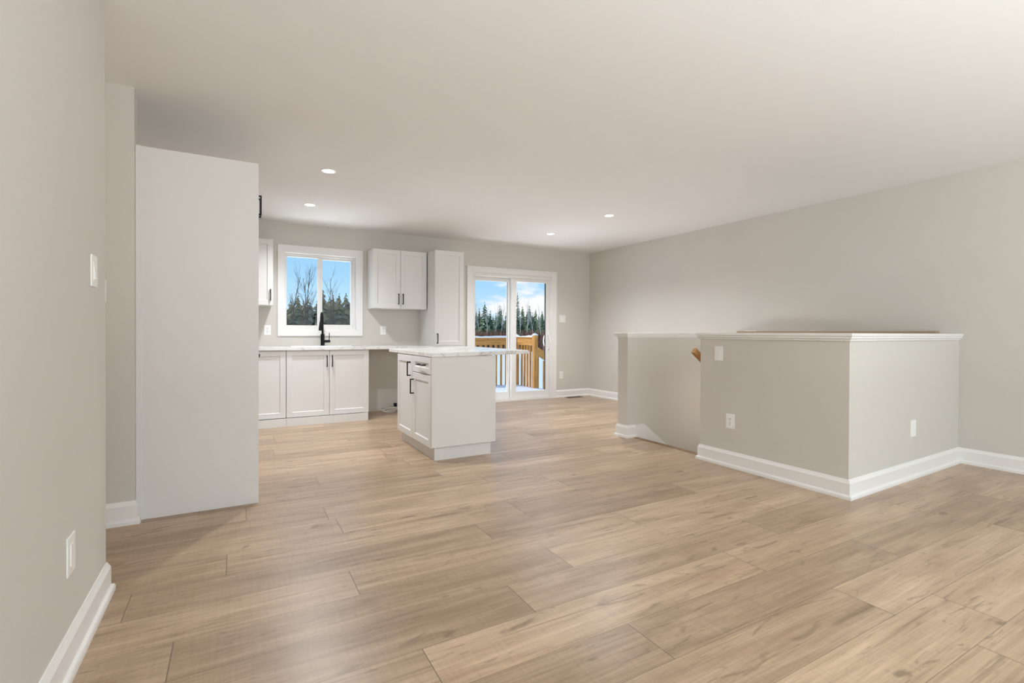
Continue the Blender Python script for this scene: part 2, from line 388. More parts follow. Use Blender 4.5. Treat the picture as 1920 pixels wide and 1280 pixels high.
# caps: square board over a small cove
def cap(poly_out, poly_mid, poly_in, name):
    m = MB(); m.prism(poly_out, 1.062, 1.083); m.prism(poly_mid, 1.046, 1.062); m.prism(poly_in, 1.031, 1.046)
    o = m.build(name, TRIM, bevel=.004); structure(o)
def Lcap(k): return [(HX-k,HY-k),(XR,HY+.058-k),(XR,HY+.178+k),(3.61+k,HY+.124+k),(3.61+k,2.79-k),(4.6+k,2.79-k),(4.6+k,2.906+k),(HX-k,2.906+k)]
cap(Lcap(.030), Lcap(.024), Lcap(.012), 'trim_1')
def Rcap(k): return [(3.515-k,3.84-k),(XR,3.84-k),(XR,3.985+k),(3.515-k,3.985+k)]
cap(Rcap(.030), Rcap(.024), Rcap(.012), 'trim_2')
# ledge on the right wall above the stair shaft
structure(MB().box(XR-.09, XR, HY+.19, 3.835, 1.035, 1.105).build('trim_3', TANW, bevel=.003))
structure(MB().box(3.575, 3.635, 2.906, 3.838, -.03, .004).build('trim_4', NOSE, bevel=.006))
# stairs going down behind the half wall
st = MB()
for i in range(6):
    st.box(3.612+i*.255, 3.612+(i+1)*.255+.02, 2.91, 3.838, -1.5, -.19*(i+1))
structure(st.build('floor_stairs', NOSE))
structure(MB().box(3.4, XR, 1.7, 4.0, -1.6, -1.5).build('floor_landing', SOIL))
# baseboards
BP = [(0,0),(.027,0),(.027,.017),(.024,.025),(.018,.029),(.0145,.030),(.0145,.103),(.006,.121),(.004,.127),(0,.128)]
def base(name, segs):
    m = MB()
    for s in segs: m.sweep(BP, *s)
    structure(m.build(name, TRIM))
base('baseboard_left', [((XL,YF),(XL,YH0),(1,0),0,1)])
base('baseboard_hall', [((XH,YH1),(-.493,YH1),(0,-1),0,1), ((-.493,YH1),(-.493,YH1+.012),(1,0),1,0)])
base('baseboard_back', [((4.62,YB),(XR,YB),(0,-1),0,-1)])
base('baseboard_right', [((XR,YB),(XR,3.985),(-1,0),-1,-1), ((XR,HY+.058),(XR,YF),(-1,0),-1,0)])
nf = Vector((.058, -(XR-HX))).normalized()
base('baseboard_stairs', [((HX,2.906),(HX,HY),(-1,0),1,1), ((HX,HY),(XR,HY+.058),nf,1,-1), ((3.60,2.906),(HX,2.906),(0,1),0,1)])
# the far half wall: board round its end, then a raked skirt following the stairs
m = MB()
m.sweep(BP, (3.515,3.985),(3.515,3.84),(-1,0),1,1); m.sweep(BP, (3.515,3.84),(3.625,3.84),(0,-1),1,0); m.sweep(BP, (XR,3.985),(3.515,3.985),(0,1),-1,1)
sk = [(3.625,0),(3.625,.128),(3.738,.128),(5.0,-.83),(5.0,-.97),(3.90,-.135),(3.66,-.135),(3.64,-.02)]
a = [m.bm.verts.new((x,3.8405,z)) for x, z in sk]; b = [m.bm.verts.new((x,3.826,z)) for x, z in sk]
m.bm.faces.new(a); m.bm.faces.new(list(reversed(b)))
for i in range(len(sk)): m.bm.faces.new((a[i], a[(i+1) % len(sk)], b[(i+1) % len(sk)], b[i]))
structure(m.build('baseboard_stairwell', TRIM))

# ---- window
win = structure(empty('window_1', (.974, YB, WZ0)))
my = map_y(YB)
MB().frame(my, .455, 1.493, 1.023, 2.165, (.072,.073,.075,.083), 0, .018).build('casing', TRIM, win, bevel=.004)
MB().frame(my, WX0-.002, WX1+.002, WZ0-.002, WZ1+.002, .012, -.155, .012).build('jamb', TRIM, win)
MB().frame(my, WX0+.008, WX1-.008, WZ0+.008, WZ1-.008, (.018,.03,.03,.026), -.145, -.062).build('frame', VINYL, win, bevel=.002)
s1 = MB().frame(my, .548, .962, 1.13, 2.062, (.017,.029,.031,.032), -.105, -.07).build('sash', VINYL, win, bevel=.003)
s2 = MB().frame(my, .952, 1.388, 1.13, 2.062, (.044,.031,.042,.040), -.138, -.106).build('sash', VINYL, win, bevel=.003)
MB().box(.56, .94, YB+.086, YB+.090, 1.155, 2.035).build('pane', GLASS, s1)
MB().box(.985, 1.365, YB+.120, YB+.124, 1.165, 2.03).build('pane', GLASS, s2)
for z in (1.28, 1.86):
    MB().box(.938, .956, YB+.055, YB+.071, z-.03, z+.03).build('latch', PLASTIC, s1, bevel=.004)

# ---- patio door
door = structure(empty('door_1', (3.82, YB, 0)))
m = MB(); m.box(3.02,3.105,YB-.018,YB,0,2.07).box(4.535,4.62,YB-.018,YB,0,2.07).box(3.105,4.535,YB-.018,YB,1.985,2.07)
m.box(3.013,3.035,YB-.026,YB,0,2.075).box(4.605,4.627,YB-.026,YB,0,2.075).box(3.035,4.605,YB-.026,YB,2.053,2.075)
m.build('casing', TRIM, door, bevel=.004)
MB().frame(map_y(YB), DX0-.002, DX1+.002, -.002, DZ1+.002, (.030,.030,.032,.045), -.158, .004).build('frame', VINYL, door, bevel=.003)
MB().box(3.12, 4.52, YB+.005, YB+.025, .028, .05).build('track', VINYL, door, bevel=.003)
fp = MB().frame(map_y(YB), 3.125, 3.86, .032, 1.945, (.080,.085,.107,.066), -.15, -.10).build('fixed_panel', VINYL, door, bevel=.004)
sp_ = MB().frame(map_y(YB), 3.805, 4.515, .032, 1.945, (.090,.058,.108,.055), -.085, -.035).build('sliding_panel', VINYL, door, bevel=.004)
MB().box(3.19, 3.79, YB+.124, YB+.129, .12, 1.895).build('pane', GLASS, fp)
MB().frame(map_y(YB), 3.199, 3.783, .133, 1.887, (.005,.011,.005,.008), -.132, -.120).build('gasket', GASKET, fp)
MB().box(3.88, 4.47, YB+.058, YB+.063, .12, 1.905).build('pane', GLASS, sp_)
MB().frame(map_y(YB), 3.889, 4.463, .134, 1.896, (.004,.019,.004,.005), -.066, -.054).build('gasket', GASKET, sp_)
hp = [(4.492+.010*math.sin(math.pi*i/12), YB+.030-.045*math.sin(math.pi*i/12)**.6 if 0 < i < 12 else YB+.034, .80+.27*i/12) for i in range(13)]
MB().tube(hp, [.009]*13, 10).box(4.483,4.503,YB+.026,YB+.036,.785,.83).box(4.483,4.503,YB+.026,YB+.036,1.04,1.085).build('handle', PLASTIC, sp_)
hp = [(4.480-.012*math.sin(math.pi*i/12), YB+.086+.045*math.sin(math.pi*i/12)**.6 if 0 < i < 12 else YB+.085, .84+.21*i/12) for i in range(13)]
MB().tube(hp, [.009]*13, 10).build('outside_handle', PLASTIC, sp_)

# ================================================================== KITCHEN
def pull_v(name, mapf, u, v0, v1, parent, n0=.019):
    m = MB(); s = .0052
    m.mbox(mapf, u-s, u+s, v0, v1, n0+.026, n0+.036); m.mbox(mapf, u-s, u+s, v0, v0+2*s, n0-.001, n0+.028); m.mbox(mapf, u-s, u+s, v1-2*s, v1, n0-.001, n0+.028)
    return m.build(name, BLACK, parent, bevel=.0012)
def pull_u(name, mapf, v, u0, u1, parent, n0=.019):
    m = MB(); s = .0052
    m.mbox(mapf, u0, u1, v-s, v+s, n0+.026, n0+.036); m.mbox(mapf, u0, u0+2*s, v-s, v+s, n0-.001, n0+.028); m.mbox(mapf, u1-2*s, u1, v-s, v+s, n0-.001, n0+.028)
    return m.build(name, BLACK, parent, bevel=.0012)
# tall panel beside the fridge space
pan = thing('fridge_panel', (-.18, 3.50, 0), 'tall plain white panel standing at the left end of the kitchen', 'panel')
MB().box(-.490, .128, 3.486, 3.512, 0, 2.131).build('board', CAB, pan, bevel=.0015)
MB().box(-.492, -.468, 3.476, 3.486, .0, 2.131).build('filler_strip', CAB, pan, bevel=.001)
# cabinet above the fridge space
C1 = thing('wall_cabinet', (-.18, 3.96, 1.84), 'white cabinet behind the tall panel, only its black handle showing', 'cabinet')
MB().box(-.49, .109, 3.514, 4.43, 1.84, 2.131).build('body', CAB, C1)
mf = map_xp(.109)
for a, b, h in ((3.517, 3.970, 3.945), (3.974, 4.427, 4.035)):
    d = MB().shaker(mf, a, b, 1.843, 2.128).build('door', CAB, C1); pull_v('handle', mf, h, 1.905, 2.045, d)
# base cabinets on the back wall
YD = 6.179; mf = map_y(YD)
C2 = thing('base_cabinet', (.24, 6.47, 0), 'white base cabinet with one door, left of the sink doors', 'cabinet')
MB().box(-.02, .505, YD, 6.765, .09, .862).build('body', CAB, C2)
d = MB().shaker(mf, .04, .501, .094, .859).build('door', CAB, C2)
pull_v('handle', mf, .232, .795, .83, d)
MB().box(-.02, .505, 6.13, 6.15, 0, .09).build('toe_kick', CAB, C2)
C3 = thing('base_cabinet', (.97, 6.47, 0), 'white two-door base cabinet under the sink and window', 'cabinet')
MB().box(.507, 1.436, YD, 6.765, .09, .866).build('body', CAB, C3)
d = MB().shaker(mf, .509, .972, .093, .861).build('door', CAB, C3); pull_v('handle', mf, .944, .667, .802, d)
d = MB().shaker(mf, .976, 1.434, .093, .861).build('door', CAB, C3); pull_v('handle', mf, 1.003, .667, .803, d)
MB().box(.507, 1.42, 6.13, 6.15, 0, .09).box(1.402, 1.42, 6.15, 6.76, 0, .09).build('toe_kick', CAB, C3)
# worktop with the sink cut-out
wt = MB(); z0, z1 = .866, .898; sx0, sx1, sy0, sy1 = .60, 1.33, 6.235, 6.60
wt.box(-.02, sx0, 6.135, YB-.001, z0, z1).box(sx1, 2.29, 6.135, YB-.001, z0, z1).box(sx0, sx1, 6.135, sy0, z0, z1).box(sx0, sx1, sy1, YB-.001, z0, z1)
tag(wt.build('worktop', MARBLE, bevel=.0), 'long grey-veined white worktop along the back wall under the window', 'worktop')
sk = thing('sink', (.965, 6.42, .898), 'steel drop-in sink in the worktop below the window', 'sink')
mz = lambda u, v, n: Vector((u, v, .898+n))
MB().frame(mz, .57, 1.36, 6.205, 6.63, .033, 0.0005, .006).build('rim', STEEL, sk, bevel=.002)
b = MB(); b.frame(mz, .602, 1.328, 6.237, 6.598, .004, -.19, .001); b.box(.602, 1.328, 6.237, 6.598, .703, .708); b.build('basin', STEEL, sk)
fc = thing('faucet', (.965, 6.655, .898), 'matte black gooseneck kitchen faucet standing behind the sink', 'faucet')
fx, fy = .968, 6.655
MB().cyl((fx,fy,.898),(fx,fy,.905),.031).cyl((fx,fy,.905),(fx,fy,1.05),.0235).build('base', BLACK, fc, bevel=.002)
neck = [(fx,fy,1.045),(fx,fy,1.20)]; dx, dy = -.035, -.12
for i in range(0, 13):
    a = math.pi*i/12; k = (1-math.cos(a))/2
    neck.append((fx+dx*k, fy+dy*k, 1.225+.062*math.sin(a)*1.45))
neck.append((fx+dx*1.06, fy+dy*1.02, 1.20))
MB().tube(neck, .0125, 16).build('neck', BLACK, fc)
MB().cyl((fx+dx*1.06,fy+dy*1.02,1.21),(fx+dx*1.35,fy+dy*1.12,1.095),.0145,.0205).build('spray_head', BLACK, fc, bevel=.002)
h = MB().cyl((fx+.02,fy,.958),(fx+.092,fy-.01,.958),.0165).build('handle', BLACK, fc, bevel=.002)
MB().cyl((fx+.078,fy-.008,.965),(fx+.080,fy-.008,1.065),.0048,.0042,12).build('lever', BLACK, h)
# wall cabinets
YU = 6.459; mf = map_y(YU)
C4 = thing('wall_cabinet', (.15, 6.6, 1.388), 'white single-door wall cabinet hanging left of the window', 'cabinet')
MB().box(-.10, .387, YU, 6.768, 1.388, 2.163).build('body', CAB, C4)
d = MB().shaker(mf, .0, .387, 1.388, 2.163).build('door', CAB, C4); pull_v('handle', mf, .36, 1.443, 1.577, d)
C5 = thing('wall_cabinet', (1.912, 6.6, 1.388), 'white two-door wall cabinet hanging right of the window', 'cabinet')
MB().box(1.551, 2.274, YU, 6.768, 1.388, 2.160).build('body', CAB, C5)
d = MB().shaker(mf, 1.551, 1.911, 1.388, 2.160).build('door', CAB, C5); pull_v('handle', mf, 1.882, 1.446, 1.585, d)
d = MB().shaker(mf, 1.915, 2.274, 1.388, 2.160).build('door', CAB, C5); pull_v('handle', mf, 1.943, 1.446, 1.586, d)
C6 = thing('pantry_cabinet', (2.495, 6.47, 0), 'tall narrow white pantry cabinet next to the patio door', 'cabinet')
mf = map_y(YD)
m = MB(); m.box(2.291, 2.70, YD, 6.768, .09, 2.163); m.build('body', CAB, C6)
d = MB().shaker(mf, 2.291, 2.70, .90, 2.163).build('door', CAB, C6); pull_v('handle', mf, 2.321, .93, 1.062, d)
d = MB().shaker(mf, 2.291, 2.70, .094, .896).build('door', CAB, C6); pull_v('handle', mf, 2.321, .735, .868, d)
MB().box(2.30, 2.69, 6.25, 6.27, 0, .09).build('toe_kick', CAB, C6)
# island: two cabinets back to back with a shared worktop
XI = 1.437; mf = map_x(XI)
C7 = thing('island_cabinet', (1.7, 4.14, 0), 'white island cabinet with a drawer above a door, nearest the camera', 'cabinet')
MB().box(XI, 2.0, 3.908, 4.385, .115, .872).build('body', CAB, C7)
MB().box(1.420, 2.016, 3.888, 3.906, .115, .875).build('end_panel', CAB, C7, bevel=.001)
d = MB().shaker(mf, 3.912, 4.385, .722, .864, w=.048).build('drawer', CAB, C7); pull_u('handle', mf, .797, 4.03, 4.19, d)
d = MB().shaker(mf, 3.912, 4.385, .108, .716).build('door', CAB, C7); pull_v('handle', mf, 4.358, .520, .655, d)
MB().box(1.458, 1.476, 3.925, 4.386, 0, .115).box(1.476, 1.985, 3.925, 3.943, 0, .115).box(1.967, 1.985, 3.943, 4.386, 0, .115).build('toe_kick', CAB, C7)
C8 = thing('island_cabinet', (1.7, 4.63, 0), 'white island cabinet with one tall door, on the far side from the camera', 'cabinet')
MB().box(XI, 2.0, 4.387, 4.872, .115, .872).build('body', CAB, C8)
d = MB().shaker(mf, 4.389, 4.872, .105, .862).build('door', CAB, C8); pull_v('handle', mf, 4.452, .674, .807, d)
MB().box(1.458, 1.476, 4.388, 4.86, 0, .115).box(1.967, 1.985, 4.388, 4.86, 0, .115).box(1.476, 1.967, 4.842, 4.86, 0, .115).build('toe_kick', CAB, C8)
it = MB().box(1.418, 2.345, 3.868, 5.19, .879, .911).build('worktop', MARBLE, bevel=.002)
it.rotation_euler = (0, -.016, 0)
tag(it, 'white marbled island worktop overhanging to the right', 'worktop')

# cable ends on the floor of the dishwasher space
cb = thing('appliance_cable', (1.86, 6.68, 0), 'coiled white electric cable on the floor of the empty dishwasher space', 'cable')
rnd = random.Random(4)
for q in range(3):
    pts = []
    for i in range(26):
        t = i/25; a = t*2*math.pi
        pts.append((1.815+q*.012+(.085+.012*q)*math.cos(a)*(1+.12*math.sin(2*a+q)), 6.60+q*.01+.045*math.sin(a), .008+.010*q+.018*(1+math.sin(a+q*1.3))))
    MB().tube(pts, .0052, 8).build('cord', CABLE, cb)
MB().tube([(1.74,6.62,.012),(1.70,6.66,.03),(1.72,6.72,.05),(1.80,6.75,.045),(1.90,6.72,.04),(1.93,6.755,.06)], .0052, 8).build('cord', CABLE, cb)
MB().box(1.915, 1.955, 6.738, 6.770, .045, .095).build('plug', BLACK, cb, bevel=.004)

# ================================================================== PLATES
def plate(kind, mapf, u, v, w, h, label, name):
    p = mapf(u, v, 0); o = thing(name, tuple(p), label, {'outlet':'outlet','decor_outlet':'outlet','switch':'switch','double_switch':'switch','blank':'outlet'}[kind])
    MB().mbox(mapf, u-w/2, u+w/2, v-h/2, v+h/2, 0, .0055).build('plate', PLASTIC, o, bevel=.0025)
    if kind in ('switch', 'double_switch'):
        us = [u] if kind == 'switch' else [u-w/4, u+w/4]
        for q in us:
            m = MB(); m.frame(mapf, q-.0195, q+.0195, v-.036, v+.036, .003, .0045, .0068); m.build('bezel', PLASTIC, o)
            m = MB(); a = [mapf(*t) for t in ((q-.016,v-.032,.005),(q+.016,v-.032,.005),(q+.016,v+.032,.005),(q-.016,v+.032,.005),(q-.016,v-.032,.0115),(q+.016,v-.032,.0115),(q+.016,v+.032,.006),(q-.016,v+.032,.006))]
            vs = [m.bm.verts.new(c) for c in a]
            for f in ((3,2,1,0),(4,5,6,7),(0,1,5,4),(1,2,6,5),(2,3,7,6),(3,0,4,7)): m.bm.faces.new([vs[i] for i in f])
            m.build('rocker', PLASTIC, o)
    elif kind == 'blank':
        MB().mbox(mapf, u-.017, u+.017, v-.034, v+.034, .005, .0085).build('face', PLASTIC, o, bevel=.001)
    else:
        MB().mbox(mapf, u-.0175, u+.0175, v-.035, v+.035, .005, .0085).build('face', PLASTIC, o, bevel=.002)
        m = MB()
        for dz in (-.018, .018):
            for du in (-.0063, .0063): m.mbox(mapf, u+du-.0014, u+du+.0014, v+dz, v+dz+.0085, .0083, .0090)
            m.mbox(mapf, u-.0028, u+.0028, v+dz-.0095, v+dz-.0042, .0083, .0090)
        m.build('slots', DARK, o)
    return o
mL = map_xp(XL)
plate('switch', mL, 2.375, 1.302, .085, .118, 'white rocker switch on the near left wall', 'light_switch')
plate('blank', mL, 2.070, .362, .085, .125, 'white outlet low on the near left wall above the baseboard', 'wall_outlet')
plate('switch', map_y(YH1), -.655, 1.297, .075, .118, 'white switch plate edge peeking past the end of the near left wall', 'light_switch')
mS = map_x(HX)
plate('switch', mS, 2.722, .913, .078, .118, 'white rocker switch under the cap of the stair half wall', 'light_switch')
plate('outlet', mS, 2.608, .370, .078, .118, 'white outlet low on the shaded left face of the stair half wall', 'wall_outlet')
du = (4.442-HX)/(XR-HX)*.058
plate('blank', map_y(HY+du), 4.442, .372, .080, .125, 'white outlet on the bright front face of the stair half wall', 'wall_outlet')
mB = map_y(YB)
plate('outlet', mB, .345, 1.097, .075, .122, 'white outlet above the worktop left of the kitchen window', 'wall_outlet')
plate('outlet', mB, 1.768, 1.102, .075, .118, 'white outlet above the worktop right of the kitchen window', 'wall_outlet')
plate('double_switch', mB, 4.756, 1.310, .120, .120, 'white double switch plate beside the patio door', 'light_switch')
plate('decor_outlet', mB, 4.736, .375, .075, .122, 'white outlet low on the wall right of the patio door', 'wall_outlet')

# floor register
rg = thing('floor_register', (4.97, 6.69, 0), 'brown floor vent beside the baseboard right of the patio door', 'vent')
MB().frame(lambda u, v, n: Vector((u, v, n)), 4.80, 5.10, 6.645, 6.738, .012, 0, .006).build('frame', REGISTER, rg)
m = MB()
for i in range(22): m.box(4.815+i*.0125, 4.820+i*.0125, 6.657, 6.726, .0005, .004)
m.build('louvres', REGISTER, rg)

# handrail on the stair wall behind the half wall
hr = thing('handrail', (3.75, 2.97, .8), 'golden wooden handrail sloping down behind the stair half wall', 'handrail')
prof = [(-.020,-.028),(.020,-.028),(.022,.006),(.016,.022),(.006,.028),(-.006,.028),(-.016,.022),(-.022,.006)]
m = MB(); dirv = Vector((1, 0, -.74)).normalized(); upv = Vector((.74, 0, 1)).normalized()
S = Vector((3.488, 2.975, .930)); E_ = S+dirv*1.6
A = [m.bm.verts.new(S+Vector((0,1,0))*a+upv*b) for a, b in prof]; B = [m.bm.verts.new(E_+Vector((0,1,0))*a+upv*b) for a, b in prof]
m.bm.faces.new(A); m.bm.faces.new(list(reversed(B)))
for i in range(8): m.bm.faces.new((A[i], B[i], B[(i+1) % 8], A[(i+1) % 8]))
m.build('rail', OAK, hr, bevel=.004)
for t in (.35, 1.2):
    q = S+dirv*t
    MB().tube([(q.x, 2.907, q.z-.085),(q.x, 2.95, q.z-.08),(q.x, 2.975, q.z-.03)], .006, 8).build('bracket', STEEL, hr)

# leftovers lying on the ledge
tag(MB().box(XR-.088, XR-.03, 3.585, 3.735, 1.1055, 1.1135).build('board_offcut', PLASTIC, bevel=.002), 'short white board offcut on the tan ledge, left piece', 'offcut')
m = MB(); m.tube([(XR-.08,2.96,1.109),(XR-.07,2.955,1.113),(XR-.055,2.92,1.111),(XR-.075,2.88,1.114),(XR-.06,2.845,1.112),(XR-.08,2.85,1.109)], .0035, 6)
m.box(XR-.086, XR-.06, 2.954, 2.966, 1.1055, 1.1135)
tag(m.build('wire_scrap', PLASTIC), 'little white wire scrap on the tan ledge above the stairs', 'wire')

# downlights
def downlight(x, y, label):
    o = thing('ceiling_light', (x, y, H), label, 'light')
    MB().ring_disc((x, y), .050, .064, H-.005, H).build('trim_ring', TRIM, o, smooth=False)
    d = MB().cyl((x,y,H-.0035),(x,y,H-.0005),.0505,seg=40).build('diffuser', LED, o)
    ld = bpy.data.lights.new('downlight', 'SPOT'); ld.energy = 128; ld.spot_size = 2.5; ld.spot_blend = .8; ld.shadow_soft_size = .05; ld.color = (.93, .96, 1.0)
    lo = bpy.data.objects.new('downlight', ld); COL.objects.link(lo); lo.location = (x, y, H-.012)
downlight(.688, 4.411, 'round recessed ceiling light nearest the tall white panel')
downlight(.697, 5.684, 'round recessed ceiling light closest to the kitchen window')
downlight(3.776, 4.448, 'round recessed ceiling light nearest the stair half wall')
downlight(3.786, 5.676, 'round recessed ceiling light in front of the patio door')

# ================================================================== OUTSIDE
GZ = -1.25
g = bmesh.new()
N = 70
gv = [[g.verts.new((-60+200*i/N, 6.95+(200*j/N), GZ+.12*math.sin(i*.9)*math.cos(j*.7)+.05*random.random() if j > 1 else GZ)) for j in range(N+1)] for i in range(N+1)]
for i in range(N):
    for j in range(N): g.faces.new((gv[i][j], gv[i+1][j], gv[i+1][j+1], gv[i][j+1])).smooth = True
me = bpy.data.meshes.new('ground'); g.to_mesh(me); g.free(); me.materials.append(SNOW)
o = bpy.data.objects.new('ground', me); COL.objects.link(o); structure(o)

DZ = -.12; DXR, DYB, DYS = 5.64, 9.86, 9.05
dk = thing('deck', (4.2, 8.4, DZ), 'wooden deck outside the patio door under a layer of snow', 'deck')
m = MB()
y = 6.94
while y < DYB: m.box(2.4, DXR+.05, y, min(y+.135, DYB+.05), DZ-.075, DZ-.04); y += .14
m.build('boards', CEDARX, dk)
MB().box(2.4, DXR+.05, DYB+.05, DYB+.09, DZ-.26, DZ-.04).box(DXR+.05, DXR+.09, 6.94, DYB+.09, DZ-.26, DZ-.04).build('fascia', CEDARX, dk)
for x in (2.6, 5.5): MB().box(x-.06, x+.06, DYB-.15, DYB-.03, GZ, DZ-.08).build('support_post', CEDAR, dk)
m = MB(); gx, gy = 22, 22
vs = [[m.bm.verts.new((2.4+(DXR-2.36)*i/gx, 6.94+(DYB-6.9)*j/gy, DZ+.004*math.sin(i*1.7+j*.6)+.005*random.random())) for j in range(gy+1)] for i in range(gx+1)]
for i in range(gx):
    for j in range(gy): m.bm.faces.new((vs[i][j], vs[i+1][j], vs[i+1][j+1], vs[i][j+1])).smooth = True
r = bmesh.ops.extrude_face_region(m.bm, geom=m.bm.faces[:])
for v in [q for q in r['geom'] if isinstance(q, bmesh.types.BMVert)]: v.co.z = DZ-.039
tag(m.build('deck_snow', SNOW), 'smooth layer of snow covering the deck', 'snow', kind='stuff')

def snow_strip(p0, p1, w, z, name, parent, seed):
    """soft lumpy snow lying along a rail"""
    rnd = random.Random(seed); n = 34; P0 = Vector(p0); P1 = Vector(p1); d = (P1-P0).normalized(); s = Vector((-d.y, d.x, 0)); m = MB(); rings = []
    hh = .03
    for i in range(n+1):
        c = P0.lerp(P1, i/n); hh = max(.012, min(.042, hh+rnd.uniform(-.010, .010)))
        ring = []
        for a, b in ((-.5,0),(-.48,.55),(-.25,.95),(0,1),(.25,.95),(.48,.55),(.5,0)):
            ring.append(m.bm.verts.new(c+s*(a*w)+Vector((0, 0, b*hh))))
        rings.append(ring)
    for a, b in zip(rings[:-1], rings[1:]):
        for k in range(6): m.bm.faces.new((a[k], b[k], b[k+1], a[k+1])).smooth = True
        m.bm.faces.new((a[6], b[6], b[0], a[0]))
    m.bm.faces.new(rings[0]); m.bm.faces.new(list(reversed(rings[-1])))
    return m.build(name, SNOW, parent)
def post(x, y, z0, z1, w, parent, cap_h=.05):
    p = MB().box(x-w/2, x+w/2, y-w/2, y+w/2, z0, z1).build('post', CEDAR, parent, bevel=.004)
    m = MB(); k = w/2+.004
    q = [m.bm.verts.new(c) for c in ((x-k,y-k,z1),(x+k,y-k,z1),(x+k,y+k,z1),(x-k,y+k,z1))]; u = [m.bm.verts.new(c) for c in ((x-k*.8,y-k*.8,z1+.022),(x+k*.8,y-k*.8,z1+.022),(x+k*.8,y+k*.8,z1+.022),(x-k*.8,y+k*.8,z1+.022))]
    t = m.bm.verts.new((x, y, z1+cap_h)); m.bm.faces.new(q)
    for i in range(4): m.bm.faces.new((q[i], q[(i+1) % 4], u[(i+1) % 4], u[i])); m.bm.faces.new((u[i], u[(i+1) % 4], t))
    m.build('snow_cap', SNOW, p); return p
R1 = thing('deck_railing', (4.0, DYB, DZ), 'snow-topped cedar railing across the far edge of the deck', 'railing')
MB().box(2.4, DXR-.05, DYB-.02, DYB+.02, .80, .945).build('rail_board', CEDARX, R1, bevel=.003)
MB().box(2.4, DXR-.05, DYB-.05, DYB+.05, .945, .962).build('top_board', CEDARX, R1, bevel=.003)
snow_strip((2.4, DYB, .960), (DXR-.05, DYB, .960), .10, 0, 'snow', R1, 3)
x = 2.45
while x < DXR-.1:
    MB().box(x-.02, x+.02, DYB+.021, DYB+.055, DZ-.03, .90).build('baluster', CEDAR, R1); x += .128
R2 = thing('deck_railing', (DXR, 9.45, DZ), 'short cedar side railing of the deck between two snow-capped posts', 'railing')
post(DXR, DYB, DZ-.03, 1.0, .10, R2); post(DXR, DYS, DZ-.03, 1.02, .092, R2)
MB().box(DXR-.02, DXR+.02, DYS+.046, DYB-.05, .80, .965).build('rail_board', CEDARY, R2, bevel=.003)
MB().box(DXR-.045, DXR+.045, DYS+.046, DYB-.05, .965, .980).build('top_board', CEDARY, R2, bevel=.003)
snow_strip((DXR, DYS+.05, .979), (DXR, DYB-.05, .979), .085, 0, 'snow', R2, 5)
y = DYS+.13
while y < DYB-.1:
    MB().box(DXR+.021, DXR+.055, y-.019, y+.019, DZ-.03, .90).build('baluster', CEDAR, R2); y += .122
# stairs from the deck with their sloping rail
R3 = thing('stair_railing', (6.2, DYS, DZ), 'cedar stair rail sloping down from the right-hand deck post', 'railing')
m = MB(); sl = -.62
def rake(m, x0, x1, ya, yb, za, zb):
    v = [m.bm.verts.new(p) for p in ((x0,ya,za),(x1,ya,za+sl*(x1-x0)),(x1,yb,za+sl*(x1-x0)),(x0,yb,za),(x0,ya,zb),(x1,ya,zb+sl*(x1-x0)),(x1,yb,zb+sl*(x1-x0)),(x0,yb,zb))]
    for f in ((3,2,1,0),(4,5,6,7),(0,1,5,4),(1,2,6,5),(2,3,7,6),(3,0,4,7)): m.bm.faces.new([v[i] for i in f])
rake(m, DXR+.046, DXR+1.5, DYS-.02, DYS+.02, .60, .78); m.build('rail_board', CEDARX, R3)
x = DXR+.10
while x < DXR+1.4:
    zz = .62+sl*(x-DXR); MB().box(x-.019, x+.019, DYS+.021, DYS+.055, zz-.95, zz).build('baluster', CEDAR, R3); x += .16
S3 = thing('deck_stairs', (6.2, 8.5, GZ), 'wooden steps leading down from the right side of the deck', 'stairs')
m = MB()
for i in range(5): m.box(DXR+.1+i*.27, DXR+.1+(i+1)*.27+.02, 7.9, DYS-.03, DZ-.2*(i+1)-.04, DZ-.2*(i+1))
m.build('treads', CEDARY, S3)
for ya in (7.86, DYS-.03):
    m = MB(); rake(m, DXR+.09, DXR+1.5, ya, ya+.04, DZ-.42, DZ-.15); m.build('stringer', CEDARX, S3)

